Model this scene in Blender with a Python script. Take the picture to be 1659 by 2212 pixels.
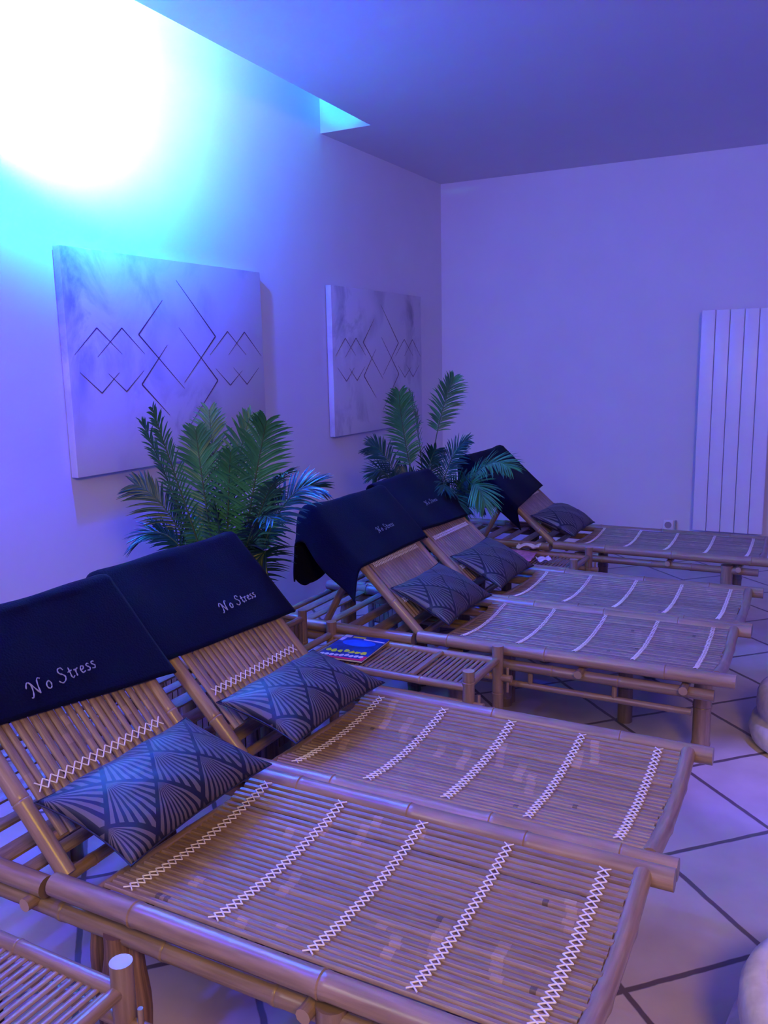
import bpy, bmesh, math, random
from mathutils import Vector, Matrix

for o in list(bpy.data.objects):
    bpy.data.objects.remove(o, do_unlink=True)
SC = bpy.context.scene
COL = SC.collection
S = 1.2            # all plan measures below are multiplied by this (plan unit -> metre)
PI = math.pi

# ------------------------------------------------------------------ camera
cam_d = bpy.data.cameras.new('camera')
cam = bpy.data.objects.new('camera', cam_d); COL.objects.link(cam)
right = Vector((0.88565389, 0.46393206, -0.01960152))
down = Vector((0.06397003, -0.1637129, -0.98443178))
fwd = Vector((-0.45991849, 0.87061193, -0.17467071))
m = Matrix((right, -down, -fwd)).transposed().to_4x4()
m.translation = Vector((2.5267, 0.0, 1.2958)) * S
cam.matrix_world = m
cam_d.sensor_fit = 'VERTICAL'; cam_d.sensor_height = 24.0
cam_d.lens = 1840.0 / 2212.0 * 24.0
cam_d.clip_start = 0.05
SC.camera = cam

# ------------------------------------------------------------------ view + world
SC.view_settings.view_transform = 'Standard'
SC.view_settings.look = 'None'
SC.view_settings.gamma = 1.0
SC.view_settings.exposure = 0.0
SC.view_settings.use_curve_mapping = False
world = bpy.data.worlds.new('world'); SC.world = world
world.use_nodes = True
bgn = world.node_tree.nodes['Background']
bgn.inputs[0].default_value = (0.046, 0.052, 0.78, 1)
bgn.inputs[1].default_value = 1.0

# ------------------------------------------------------------------ lamps of the room and added fill lights
LAMP = Vector((0.42, 2.14, 2.45))
BLUE_EMIT = 1250.0
BLUE_COL = (0.001, 0.034, 1.0)
def light(name, kind, loc, energy, color, **kw):
    d = bpy.data.lights.new(name, kind); d.energy = energy; d.color = color
    for k, v in kw.items(): setattr(d, k, v)
    o = bpy.data.objects.new(name, d); COL.objects.link(o); o.location = Vector(loc) * S
    return o
def aim(o, target):
    o.rotation_euler = (Vector(target) * S - o.location).to_track_quat('-Z', 'Y').to_euler()
# spots added at the lamp to shape its white, cyan and blue wall glow
LB = (LAMP.x - 0.05, LAMP.y, LAMP.z)
o = light('white_fill_spot', 'SPOT', LB, 130.0, (1.0, 0.30, 0.3), spot_size=math.radians(140), spot_blend=0.35, shadow_soft_size=0.03)
aim(o, (0, LAMP.y + 0.085, LAMP.z + 0.075))
o = light('cyan_fill_spot', 'SPOT', LB, 300.0, (0.0, 1.0, 1.0), spot_size=math.radians(153), spot_blend=0.3, shadow_soft_size=0.03)
aim(o, (0, LAMP.y + 0.055, LAMP.z + 0.035))
o = light('blue_fill_spot', 'SPOT', LB, 1150.0, (0.0, 0.010, 1.0), spot_size=math.radians(172), spot_blend=0.35, shadow_soft_size=0.03)
aim(o, (0, LAMP.y, LAMP.z))
# added cyan spot brightening the recess, and the neighbouring blue lamp outside the picture
o = light('recess_fill_spot', 'SPOT', (0.17, 2.70, 2.55), 95.0, (0.03, 1.0, 1.0), spot_size=math.radians(15), spot_blend=0.5, shadow_soft_size=0.03)
aim(o, (0.16, 4.14, 2.67))
light('second_blue_lamp', 'POINT', (0.45, 0.45, 2.35), 90.0, (0.03, 0.015, 1.0), shadow_soft_size=0.05)
# warm room light behind the photographer
warm = light('warm_room_light', 'AREA', (3.5, -0.5, 2.3), 70.0, (1.0, 0.60, 0.0), shape='DISK', size=0.9)
aim(warm, (2.3, 2.2, 0.2))
front_fill = light('front_fill_light', 'AREA', (1.2, -1.1, 2.2), 20.0, (1.0, 0.95, 1.0), shape='DISK', size=0.9)  # added fill from the front left, lifts the dark floor and wall
aim(front_fill, (1.6, 2.2, 0.2))
violet = light('violet_fill_spot', 'SPOT', (3.3, 2.0, 2.35), 460.0, (0.13, 0.115, 1.0), spot_size=math.radians(15), spot_blend=0.7, shadow_soft_size=0.05)  # added spot that makes the violet patch on the floor
aim(violet, (2.43, 2.66, 0.0))

# ------------------------------------------------------------------ materials
def new_mat(name):
    mt = bpy.data.materials.new(name); mt.use_nodes = True
    nt = mt.node_tree
    b = nt.nodes['Principled BSDF']
    return mt, nt, b
def N(nt, typ, **kw):
    n = nt.nodes.new(typ)
    for k, v in kw.items(): setattr(n, k, v)
    return n
def ramp(nt, stops):
    r = nt.nodes.new('ShaderNodeValToRGB')
    el = r.color_ramp.elements
    while len(el) > 1: el.remove(el[-1])
    el[0].position, el[0].color = stops[0][0], (*stops[0][1], 1)
    for p, c in stops[1:]:
        e = el.new(p); e.color = (*c, 1)
    return r
def plain(name, col, rough=0.6, metal=0.0, noise=0.0, scale=20.0, bump=0.0, sheen=0.0, spec=0.5):
    mt, nt, b = new_mat(name)
    b.inputs['Roughness'].default_value = rough
    b.inputs['Metallic'].default_value = metal
    b.inputs['Specular IOR Level'].default_value = spec
    tc = N(nt, 'ShaderNodeTexCoord'); ns = N(nt, 'ShaderNodeTexNoise')
    ns.inputs['Scale'].default_value = scale; ns.inputs['Detail'].default_value = 5
    nt.links.new(tc.outputs['Object'], ns.inputs['Vector'])
    lo = tuple(c * (1 - noise) for c in col); hi = tuple(min(1, c * (1 + noise)) for c in col)
    r = ramp(nt, [(0.3, lo), (0.7, hi)])
    nt.links.new(ns.outputs['Fac'], r.inputs['Fac']); nt.links.new(r.outputs['Color'], b.inputs['Base Color'])
    if sheen:
        b.inputs['Sheen Weight'].default_value = sheen
        b.inputs['Sheen Roughness'].default_value = 0.5
    if bump:
        bp = N(nt, 'ShaderNodeBump'); bp.inputs['Strength'].default_value = bump
        bp.inputs['Distance'].default_value = 0.004
        nt.links.new(ns.outputs['Fac'], bp.inputs['Height']); nt.links.new(bp.outputs['Normal'], b.inputs['Normal'])
    return mt

def bamboo(name, c0, c1, rough=0.4, su=3.0, sv=2.0, bump=0.25):
    """uv.x runs around / across the piece, uv.y along it; 'tone' varies the piece."""
    mt, nt, b = new_mat(name)
    uv = N(nt, 'ShaderNodeUVMap')
    mp = N(nt, 'ShaderNodeMapping'); mp.inputs['Scale'].default_value = (su, sv, 1)
    ns = N(nt, 'ShaderNodeTexNoise'); ns.inputs['Scale'].default_value = 4; ns.inputs['Detail'].default_value = 6
    nt.links.new(uv.outputs['UV'], mp.inputs['Vector']); nt.links.new(mp.outputs['Vector'], ns.inputs['Vector'])
    r = ramp(nt, [(0.30, c0), (0.68, c1)])
    nt.links.new(ns.outputs['Fac'], r.inputs['Fac'])
    at = N(nt, 'ShaderNodeAttribute'); at.attribute_name = 'tone'
    mx = N(nt, 'ShaderNodeVectorMath', operation='SCALE')
    nt.links.new(r.outputs['Color'], mx.inputs[0]); nt.links.new(at.outputs['Fac'], mx.inputs['Scale'])
    nt.links.new(mx.outputs['Vector'], b.inputs['Base Color'])
    b.inputs['Roughness'].default_value = rough
    bp = N(nt, 'ShaderNodeBump'); bp.inputs['Strength'].default_value = bump; bp.inputs['Distance'].default_value = 0.002
    nt.links.new(ns.outputs['Fac'], bp.inputs['Height']); nt.links.new(bp.outputs['Normal'], b.inputs['Normal'])
    return mt

M = {}
M['wall'] = plain('painted_plaster', (0.74, 0.72, 0.70), 0.85, noise=0.02, scale=3, bump=0.05, spec=0.2)
M['ceiling'] = plain('ceiling_paint', (0.74, 0.72, 0.70), 0.9, noise=0.01, scale=3, spec=0.15)
M['pole'] = bamboo('bamboo_pole', (0.24, 0.155, 0.085), (0.38, 0.255, 0.16), 0.30)
M['slat'] = bamboo('bamboo_slat', (0.23, 0.15, 0.095), (0.36, 0.25, 0.165), 0.42, su=2.0, sv=3.0)
M['root'] = bamboo('dark_bamboo_root', (0.045, 0.022, 0.012), (0.24, 0.13, 0.07), 0.6, su=5, sv=1.2, bump=0.6)
M['cord'] = plain('white_cord', (0.85, 0.80, 0.72), 0.6, noise=0.05, scale=60)
M['towel'] = plain('navy_terry', (0.0020, 0.0018, 0.0125), 0.95, noise=0.25, scale=180, bump=0.5, sheen=0.02, spec=0.1)
M['thread'] = plain('grey_thread', (0.30, 0.30, 0.31), 0.7, noise=0.2, scale=90)
M['radiator'] = plain('white_enamel', (0.86, 0.86, 0.86), 0.35, noise=0.01)
M['plastic'] = plain('white_plastic', (0.80, 0.80, 0.80), 0.4, noise=0.01)
M['grey'] = plain('grey_metal', (0.45, 0.42, 0.38), 0.4, 0.6, noise=0.05)
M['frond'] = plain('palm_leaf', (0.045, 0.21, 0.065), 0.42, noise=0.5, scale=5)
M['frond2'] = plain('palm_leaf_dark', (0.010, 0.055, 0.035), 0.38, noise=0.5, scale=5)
M['stem'] = plain('palm_stem', (0.05, 0.10, 0.03), 0.6, noise=0.3)
M['soil'] = plain('potting_moss', (0.03, 0.025, 0.015), 0.95, noise=0.5, scale=60, bump=0.6)
M['stone'] = plain('pale_limestone', (0.72, 0.69, 0.70), 0.85, noise=0.14, scale=26, bump=0.5)
M['paper'] = plain('white_paper', (0.82, 0.80, 0.78), 0.6, noise=0.02)
M['print_dark'] = plain('ink_line', (0.16, 0.10, 0.10), 0.4, 0.4, noise=0.3, scale=9)
M['red'] = plain('red_print', (0.90, 0.03, 0.12), 0.35, noise=0.1)
M['blue'] = plain('blue_print', (0.02, 0.16, 1.0), 0.3, noise=0.3, scale=25)
M['navyp'] = plain('deep_blue_print', (0.01, 0.05, 0.34), 0.3, noise=0.4, scale=30)
M['yellow'] = plain('yellow_print', (0.85, 1.0, 0.04), 0.35, noise=0.1)
M['pinkp'] = plain('pink_print', (0.75, 0.35, 0.55), 0.5, noise=0.3, scale=40)

def tile_mat():
    mt, nt, b = new_mat('beige_floor_tile')
    tc = N(nt, 'ShaderNodeTexCoord'); sx = N(nt, 'ShaderNodeSeparateXYZ')
    nt.links.new(tc.outputs['Object'], sx.inputs[0])
    def mth(op, a, bb=None, c=None):
        n = N(nt, 'ShaderNodeMath', operation=op)
        for i, v in enumerate((a, bb, c)):
            if v is None: continue
            if isinstance(v, (int, float)): n.inputs[i].default_value = v
            else: nt.links.new(v, n.inputs[i])
        return n.outputs[0]
    r2 = math.sqrt(0.5)
    wob = N(nt, 'ShaderNodeTexNoise'); wob.inputs['Scale'].default_value = 14
    nt.links.new(tc.outputs['Object'], wob.inputs['Vector'])
    wv = mth('MULTIPLY', mth('SUBTRACT', wob.outputs['Fac'], 0.5), 0.008)
    p = mth('ADD', mth('MULTIPLY', mth('SUBTRACT', sx.outputs['Y'], sx.outputs['X']), r2), wv)
    q = mth('ADD', mth('MULTIPLY', mth('ADD', sx.outputs['Y'], sx.outputs['X']), r2), wv)
    pp = mth('DIVIDE', mth('SUBTRACT', p, -0.04 * S), 0.393 * S)
    qq = mth('DIVIDE', mth('SUBTRACT', q, 3.428 * S), 0.362 * S)
    def edge(v, size):
        f = mth('FRACT', v); d = mth('MINIMUM', f, mth('SUBTRACT', 1.0, f))
        return mth('MULTIPLY', d, size)
    d = mth('MINIMUM', edge(pp, 0.393 * S), edge(qq, 0.362 * S))
    mask = N(nt, 'ShaderNodeMapRange'); mask.interpolation_type = 'SMOOTHSTEP'
    mask.inputs['From Min'].default_value = 0.0060; mask.inputs['From Max'].default_value = 0.0105
    nt.links.new(d, mask.inputs['Value'])
    cell = N(nt, 'ShaderNodeCombineXYZ')
    nt.links.new(mth('FLOOR', pp), cell.inputs[0]); nt.links.new(mth('FLOOR', qq), cell.inputs[1])
    wn = N(nt, 'ShaderNodeTexWhiteNoise'); nt.links.new(cell.outputs[0], wn.inputs['Vector'])
    ns = N(nt, 'ShaderNodeTexNoise'); ns.inputs['Scale'].default_value = 4.5; ns.inputs['Detail'].default_value = 7
    nt.links.new(tc.outputs['Object'], ns.inputs['Vector'])
    cr = ramp(nt, [(0.3, (0.54, 0.45, 0.36)), (0.7, (0.68, 0.58, 0.49))])
    nt.links.new(ns.outputs['Fac'], cr.inputs['Fac'])
    tint = N(nt, 'ShaderNodeVectorMath', operation='SCALE')
    nt.links.new(cr.outputs['Color'], tint.inputs[0])
    nt.links.new(mth('ADD', mth('MULTIPLY', wn.outputs['Value'], 0.14), 0.9), tint.inputs['Scale'])
    mix = N(nt, 'ShaderNodeMix', data_type='RGBA')
    nt.links.new(mask.outputs['Result'], mix.inputs['Factor'])
    mix.inputs['A'].default_value = (0.15, 0.105, 0.09, 1)
    nt.links.new(tint.outputs['Vector'], mix.inputs['B'])
    nt.links.new(mix.outputs['Result'], b.inputs['Base Color'])
    b.inputs['Roughness'].default_value = 0.42
    bp = N(nt, 'ShaderNodeBump'); bp.inputs['Strength'].default_value = 0.4; bp.inputs['Distance'].default_value = 0.003
    nt.links.new(mask.outputs['Result'], bp.inputs['Height']); nt.links.new(bp.outputs['Normal'], b.inputs['Normal'])
    return mt
M['tile'] = tile_mat()

def marble_mat(seed):
    mt, nt, b = new_mat('marbled_canvas_print')
    tc = N(nt, 'ShaderNodeTexCoord'); mp = N(nt, 'ShaderNodeMapping')
    mp.inputs['Location'].default_value = (seed, seed * 2, 0); mp.inputs['Rotation'].default_value = (0.6, 0, 0)
    mp.inputs['Scale'].default_value = (1, 1.5, 1.1)
    nt.links.new(tc.outputs['Object'], mp.inputs['Vector'])
    n1 = N(nt, 'ShaderNodeTexNoise'); n1.inputs['Scale'].default_value = 2.2; n1.inputs['Detail'].default_value = 9
    n1.inputs['Roughness'].default_value = 0.62; n1.inputs['Distortion'].default_value = 0.7
    nt.links.new(mp.outputs['Vector'], n1.inputs['Vector'])
    n2 = N(nt, 'ShaderNodeTexNoise'); n2.inputs['Scale'].default_value = 1.4; n2.inputs['Detail'].default_value = 2
    nt.links.new(mp.outputs['Vector'], n2.inputs['Vector'])
    r1 = ramp(nt, [(0.36, (0.36, 0.36, 0.39)), (0.56, (1, 1, 1))])
    r2 = ramp(nt, [(0.36, (1, 1, 1)), (0.56, (0, 0, 0))])
    nt.links.new(n1.outputs['Fac'], r1.inputs['Fac']); nt.links.new(n2.outputs['Fac'], r2.inputs['Fac'])
    mix = N(nt, 'ShaderNodeMix', data_type='RGBA'); 
    nt.links.new(r2.outputs['Color'], mix.inputs['Factor'])
    mix.inputs['A'].default_value = (1, 1, 1, 1); nt.links.new(r1.outputs['Color'], mix.inputs['B'])
    mul = N(nt, 'ShaderNodeMix', data_type='RGBA', blend_type='MULTIPLY'); mul.inputs['Factor'].default_value = 1
    nt.links.new(mix.outputs['Result'], mul.inputs['A']); mul.inputs['B'].default_value = (0.66, 0.64, 0.63, 1)
    nt.links.new(mul.outputs['Result'], b.inputs['Base Color'])
    b.inputs['Roughness'].default_value = 0.75
    return mt

def fan_mat():
    """dark velvet with rows of pale quarter-circle fans; uv in plan units"""
    mt, nt, b = new_mat('fan_pattern_fabric')
    uv = N(nt, 'ShaderNodeUVMap'); sx = N(nt, 'ShaderNodeSeparateXYZ'); nt.links.new(uv.outputs['UV'], sx.inputs[0])
    def mth(op, a, bb=None):
        n = N(nt, 'ShaderNodeMath', operation=op)
        for i, v in enumerate((a, bb)):
            if v is None: continue
            if isinstance(v, (int, float)): n.inputs[i].default_value = v
            else: nt.links.new(v, n.inputs[i])
        return n.outputs[0]
    p = mth('DIVIDE', sx.outputs['X'], 0.128); q = mth('DIVIDE', sx.outputs['Y'], 0.150)
    s = mth('FRACT', mth('ADD', mth('ADD', q, p), 10.25)); t = mth('FRACT', mth('ADD', mth('SUBTRACT', q, p), 10.25))
    s = mth('ADD', s, 0.0005); t = mth('ADD', t, 0.0005)
    ang = mth('DIVIDE', mth('ARCTAN2', t, s), PI / 2)
    st = mth('FRACT', mth('MULTIPLY', ang, 9.0))
    on = mth('LESS_THAN', mth('ABSOLUTE', mth('SUBTRACT', st, 0.5)), 0.27)
    mxst = mth('MAXIMUM', s, t)
    inside = mth('LESS_THAN', mxst, 0.93)
    fac = mth('MULTIPLY', on, inside)
    mix = N(nt, 'ShaderNodeMix', data_type='RGBA'); nt.links.new(fac, mix.inputs['Factor'])
    mix.inputs['A'].default_value = (0.004, 0.0035, 0.012, 1); mix.inputs['B'].default_value = (0.12, 0.095, 0.085, 1)
    nt.links.new(mix.outputs['Result'], b.inputs['Base Color'])
    b.inputs['Roughness'].default_value = 0.55
    b.inputs['Sheen Weight'].default_value = 0.02
    bp = N(nt, 'ShaderNodeBump'); bp.inputs['Strength'].default_value = 0.3; bp.inputs['Distance'].default_value = 0.002
    nt.links.new(fac, bp.inputs['Height']); nt.links.new(bp.outputs['Normal'], b.inputs['Normal'])
    return mt
M['fan'] = fan_mat()

def emit_mat(name, col, strength):
    mt, nt, b = new_mat(name)
    b.inputs['Base Color'].default_value = (0.8, 0.8, 0.8, 1)
    b.inputs['Emission Color'].default_value = (*col, 1); b.inputs['Emission Strength'].default_value = strength
    return mt
M['bulb'] = emit_mat('glowing_blue_bulb', BLUE_COL, BLUE_EMIT)

# ------------------------------------------------------------------ helpers
def thing(name, label, cat, loc, group=None):
    o = bpy.data.objects.new(name, None); COL.objects.link(o)
    o.location = Vector(loc) * S; o.empty_display_size = 0.1
    o['label'] = label; o['category'] = cat
    if group: o['group'] = group
    return o
class MB:
    def __init__(self):
        self.bm = bmesh.new()
        self.tone = self.bm.verts.layers.float.new('tone')
        self.uv = self.bm.loops.layers.uv.new('UVMap')
def wpos(o):
    v = Vector((0, 0, 0))
    while o: v += o.location; o = o.parent
    return v
def build(name, mb, mats, parent=None, loc=None, smooth=True, label=None, autos=None):
    bm = mb.bm
    base = wpos(parent) if parent else (Vector(loc) * S if loc is not None else Vector((0, 0, 0)))
    bmesh.ops.recalc_face_normals(bm, faces=bm.faces[:])
    for v in bm.verts: v.co = v.co * S - base
    me = bpy.data.meshes.new(name)
    for f in bm.faces: f.smooth = smooth
    bm.to_mesh(me); bm.free()
    if not isinstance(mats, (list, tuple)): mats = [mats]
    for x in mats: me.materials.append(x)
    if smooth: me.set_sharp_from_angle(angle=math.radians(autos or 50))
    o = bpy.data.objects.new(name, me); COL.objects.link(o)
    if parent: o.parent = parent
    else: o.location = base
    if label: o['label'] = label
    return o
def structure(name, mb, mats, smooth=False):
    o = build(name, mb, mats, smooth=smooth); o['kind'] = 'structure'; return o

def setv(mb, v, tone): v[mb.tone] = tone
def face(mb, vs, uvs=None, mi=0):
    try: f = mb.bm.faces.new(vs)
    except ValueError: return None
    f.material_index = mi
    if uvs:
        for l, q in zip(f.loops, uvs): l[mb.uv].uv = q
    return f
def box(mb, lo, hi, tone=1.0, mi=0):
    (x0, y0, z0), (x1, y1, z1) = lo, hi
    vs = [mb.bm.verts.new(p) for p in ((x0,y0,z0),(x1,y0,z0),(x1,y1,z0),(x0,y1,z0),(x0,y0,z1),(x1,y0,z1),(x1,y1,z1),(x0,y1,z1))]
    for v in vs: setv(mb, v, tone)
    for q in ((0,3,2,1),(4,5,6,7),(0,1,5,4),(1,2,6,5),(2,3,7,6),(3,0,4,7)):
        face(mb, [vs[i] for i in q], [(0,0),(1,0),(1,1),(0,1)], mi)
def rbox(mb, lo, hi, bev, tone=1.0):
    t = MB(); box(t, lo, hi, tone)
    bmesh.ops.bevel(t.bm, geom=t.bm.edges[:] , offset=bev, segments=2, affect='EDGES', profile=0.5)
    me = bpy.data.meshes.new('tmp'); t.bm.to_mesh(me); t.bm.free(); mb.bm.from_mesh(me); bpy.data.meshes.remove(me)
def frame_of(d):
    d = d.normalized(); up = Vector((0, 0, 1)) if abs(d.z) < 0.95 else Vector((1, 0, 0))
    a = d.cross(up).normalized(); b = a.cross(d).normalized(); return a, b
def tube(mb, pts, rads, n=12, tone=1.0, caps=True, mi=0, captone=None):
    pts = [Vector(p) for p in pts]
    if not isinstance(rads, (list, tuple)): rads = [rads] * len(pts)
    rings = []; L = 0; Ls = []
    a = None
    off = random.random() * 10
    for i, p in enumerate(pts):
        if i: L += (p - pts[i-1]).length
        Ls.append(L)
        d = (pts[min(i+1, len(pts)-1)] - pts[max(i-1, 0)])
        if a is None: a, b = frame_of(d)
        else:
            d = d.normalized(); a = (a - d * a.dot(d)).normalized(); b = a.cross(d)
        ring = []
        for k in range(n):
            t = 2 * PI * k / n
            v = mb.bm.verts.new(p + (a * math.cos(t) + b * math.sin(t)) * rads[i]); setv(mb, v, tone); ring.append(v)
        rings.append(ring)
    for i in range(len(rings) - 1):
        for k in range(n):
            k2 = (k + 1) % n
            face(mb, [rings[i][k], rings[i][k2], rings[i+1][k2], rings[i+1][k]],
                 [(k/n+off, Ls[i]+off), ((k+1)/n+off, Ls[i]+off), ((k+1)/n+off, Ls[i+1]+off), (k/n+off, Ls[i+1]+off)], mi)
    if caps:
        for ring, sgn in ((rings[0], -1), (rings[-1], 1)):
            vs = [mb.bm.verts.new(v.co) for v in ring]
            for v in vs: setv(mb, v, captone if captone else tone * 0.8)
            face(mb, vs, [(off, off)] * n, mi)
def pole(mb, p0, p1, r, rnd, node=0.17, n=14, sag=0.0, tone=None, taper=0.0, captone=None):
    """a bamboo culm with swollen nodes"""
    p0, p1 = Vector(p0), Vector(p1); L = (p1 - p0).length
    tone = tone or rnd.uniform(0.85, 1.1)
    ts = [0.0]; rr = [1.0]
    x = rnd.uniform(0.3, 0.9) * node
    while x < L - 0.02:
        for dx, k in ((-0.012, 1.0), (-0.004, 1.08), (-0.001, 1.10), (0.001, 0.985), (0.004, 1.06), (0.012, 1.0)):
            if 0 < x + dx < L: ts.append((x + dx) / L); rr.append(k)
        x += node * rnd.uniform(0.8, 1.25)
    ts.append(1.0); rr.append(1.0)
    order = sorted(range(len(ts)), key=lambda i: ts[i])
    pts = []; rs = []
    for i in order:
        t = ts[i]; p = p0.lerp(p1, t); p.z -= sag * 4 * t * (1 - t)
        pts.append(p); rs.append(r * rr[i] * (1 - taper * t))
    tube(mb, pts, rs, n, tone, True, captone=captone)
def strip(mb, p0, p1, side, up, w, th, tone, uo=0.0, mi=0):
    """a slat: rounded-top profile swept from p0 to p1"""
    prof = ((-0.5, 0), (-0.5, 0.55), (-0.32, 1), (0.32, 1), (0.5, 0.55), (0.5, 0))
    R = []
    L = (Vector(p1) - Vector(p0)).length
    for p in (Vector(p0), Vector(p1)):
        ring = []
        for a, b in prof:
            v = mb.bm.verts.new(p + side * (a * w) + up * (b * th)); setv(mb, v, tone); ring.append(v)
        R.append(ring)
    n = len(prof)
    for k in range(n):
        k2 = (k + 1) % n
        u0, u1 = prof[k][0] + uo, prof[k2][0] + uo
        face(mb, [R[0][k], R[0][k2], R[1][k2], R[1][k]], [(u0, uo), (u1, uo), (u1, uo + L * 2), (u0, uo + L * 2)], mi)
    face(mb, R[0][::-1]); face(mb, R[1])
def slat_run(mb, p0, p1, side, up, w, th, tone, patches, rnd):
    """slat broken in segments where pale or dark node marks sit: patches = [(t0,t1,tone)]"""
    uo = rnd.uniform(0, 50); p0, p1 = Vector(p0), Vector(p1)
    cuts = [(0.0, None)]
    last = 0.0
    for t0, t1, k in sorted(patches):
        if t0 <= last + 0.002 or t1 >= 0.998: continue
        strip(mb, p0.lerp(p1, last), p0.lerp(p1, t0), side, up, w, th, tone, uo + last)
        strip(mb, p0.lerp(p1, t0), p0.lerp(p1, t1), side, up, w, th * 1.06, tone * k, uo + t0)
        last = t1
    strip(mb, p0.lerp(p1, last), p1, side, up, w, th, tone, uo + last)
def lathe(mb, c, prof, n=48, tone=1.0, mi=0):
    rings = []
    for r, z in prof:
        ring = []
        for k in range(n):
            t = 2 * PI * k / n
            v = mb.bm.verts.new((c[0] + r * math.cos(t), c[1] + r * math.sin(t), c[2] + z)); setv(mb, v, tone); ring.append(v)
        rings.append(ring)
    for i in range(len(rings) - 1):
        for k in range(n):
            k2 = (k + 1) % n
            face(mb, [rings[i][k], rings[i][k2], rings[i+1][k2], rings[i+1][k]], None, mi)
    face(mb, rings[0][::-1], None, mi); face(mb, rings[-1], None, mi)

# ------------------------------------------------------------------ room shell
D = 5.7263; H = 2.5; XR = 3.9; YB = -1.3
b = MB(); box(b, (-0.1, YB, -0.1), (XR, D + 0.1, 0.0)); structure('floor', b, M['tile'])
b = MB(); box(b, (-0.1, YB, 0.0), (0.0, D, 2.95)); structure('wall_left', b, M['wall'])
b = MB(); box(b, (-0.1, D, 0.0), (XR, D + 0.1, 2.95)); structure('wall_far', b, M['wall'])
# ceiling slab with a long slot (light recess) open along the left wall
b = MB()
RY0, RY1, RT = 0.6, 4.142, 2.86
def quadprism(b, pts, z0, z1):
    lo = [b.bm.verts.new((x, y, z0)) for x, y in pts]; hi = [b.bm.verts.new((x, y, z1)) for x, y in pts]
    n = len(pts)
    face(b, lo[::-1]); face(b, hi)
    for i in range(n): face(b, [lo[i], lo[(i+1) % n], hi[(i+1) % n], hi[i]])
quadprism(b, [(0.0, RY1), (XR, RY1), (XR, D), (0.0, D)], H, RT)
quadprism(b, [(0.43, RY0), (XR, RY0), (XR, RY1), (0.305, RY1)], H, RT)
quadprism(b, [(0.0, YB), (XR, YB), (XR, RY0), (0.0, RY0)], H, RT)
box(b, (0.0, YB, RT), (XR, D, RT + 0.08))
structure('ceiling', b, M['ceiling'])

# ------------------------------------------------------------------ lamp at the recess
t = thing('wall_lamp', 'blinding blue-white lamp near the ceiling above the large canvas', 'lamp', LAMP)
b = MB()
prof = [(0.001, -0.045)] + [(0.045 * math.sin(PI * i / 14), -0.045 * math.cos(PI * i / 14)) for i in range(1, 14)] + [(0.001, 0.045)]
lathe(b, LAMP, prof, 24); build('bulb', b, M['bulb'], t)
b = MB(); tube(b, [(0.0, LAMP.y, LAMP.z + 0.12), (0.2, LAMP.y, LAMP.z + 0.14), (LAMP.x, LAMP.y, LAMP.z + 0.11), (LAMP.x, LAMP.y, LAMP.z + 0.05)], 0.008, 10)
build('lamp_arm', b, M['plastic'], t)
b = MB(); lathe(b, (LAMP.x, LAMP.y, LAMP.z + 0.04), [(0.02, 0), (0.026, 0.01), (0.02, 0.05)], 20); build('bulb_socket', b, M['plastic'], t)

# ------------------------------------------------------------------ canvases
SEGS = [[(0.427, 0.802), (0.303, 0.634), (0.514, 0.369)],[(0.503, 0.905), (0.702, 0.634), (0.516, 0.399)],[(0.438, 0.586), (0.303, 0.399), (0.43, 0.239)],[(0.503, 0.673), (0.703, 0.401), (0.505, 0.141)],[(0.025, 0.54), (0.122, 0.659), (0.223, 0.543)],[(0.117, 0.53), (0.229, 0.662), (0.326, 0.543)],[(0.041, 0.463), (0.124, 0.368), (0.204, 0.458)],[(0.157, 0.455), (0.231, 0.369), (0.316, 0.464)],[(0.665, 0.537), (0.775, 0.662), (0.885, 0.536)],[(0.775, 0.536), (0.88, 0.662), (0.985, 0.53)],[(0.695, 0.464), (0.777, 0.372), (0.856, 0.449)],[(0.801, 0.467), (0.883, 0.372), (0.965, 0.463)]]
def canvas(y0, y1, z0, z1, label, seed):
    t = thing('canvas_picture', label, 'picture', (0.0, (y0 + y1) / 2, z0), 'marbled canvases on the left wall')
    b = MB(); rbox(b, (0.006, y0, z0), (0.040, y1, z1), 0.002)
    cv = build('canvas', b, marble_mat(seed), t)
    b = MB(); box(b, (0.0, y0 + 0.03, z0 + 0.03), (0.006, y1 - 0.03, z1 - 0.03)); build('stretcher_frame', b, M['pole'], t, smooth=False)
    b = MB(); W = y1 - y0; Hh = z1 - z0
    for si, sg in enumerate(SEGS):
        w = 0.0030 if si < 4 else 0.0022
        for (a, c) in ((sg[1], sg[0]), (sg[1], sg[2])):
            P0 = Vector((0.0405, y0 + a[0] * W, z0 + a[1] * Hh)); P1 = Vector((0.0405, y0 + c[0] * W, z0 + c[1] * Hh))
            dd = (P1 - P0).normalized(); sd = Vector((0, -dd.z, dd.y))
            vs = [b.bm.verts.new(p) for p in (P0 - sd * w, P0 + sd * w, P1 + sd * w * 0.25, P1 - sd * w * 0.25)]
            tp = [b.bm.verts.new(v.co + Vector((0.0006, 0, 0))) for v in vs]
            face(b, tp); 
            for i in range(4): face(b, [vs[i], vs[(i+1) % 4], tp[(i+1) % 4], tp[i]])
    build('diamond_line_print', b, M['print_dark'], cv, smooth=False, label='thin dark overlapping diamond outlines')
canvas(2.264, 3.477, 0.886, 1.727, 'large marbled canvas with diamond outlines, the brightly lit one nearest the lamp', 3.1)
canvas(4.135, 5.294, 0.877, 1.712, 'dim marbled canvas with diamond outlines, nearer the far corner', 7.7)

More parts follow.
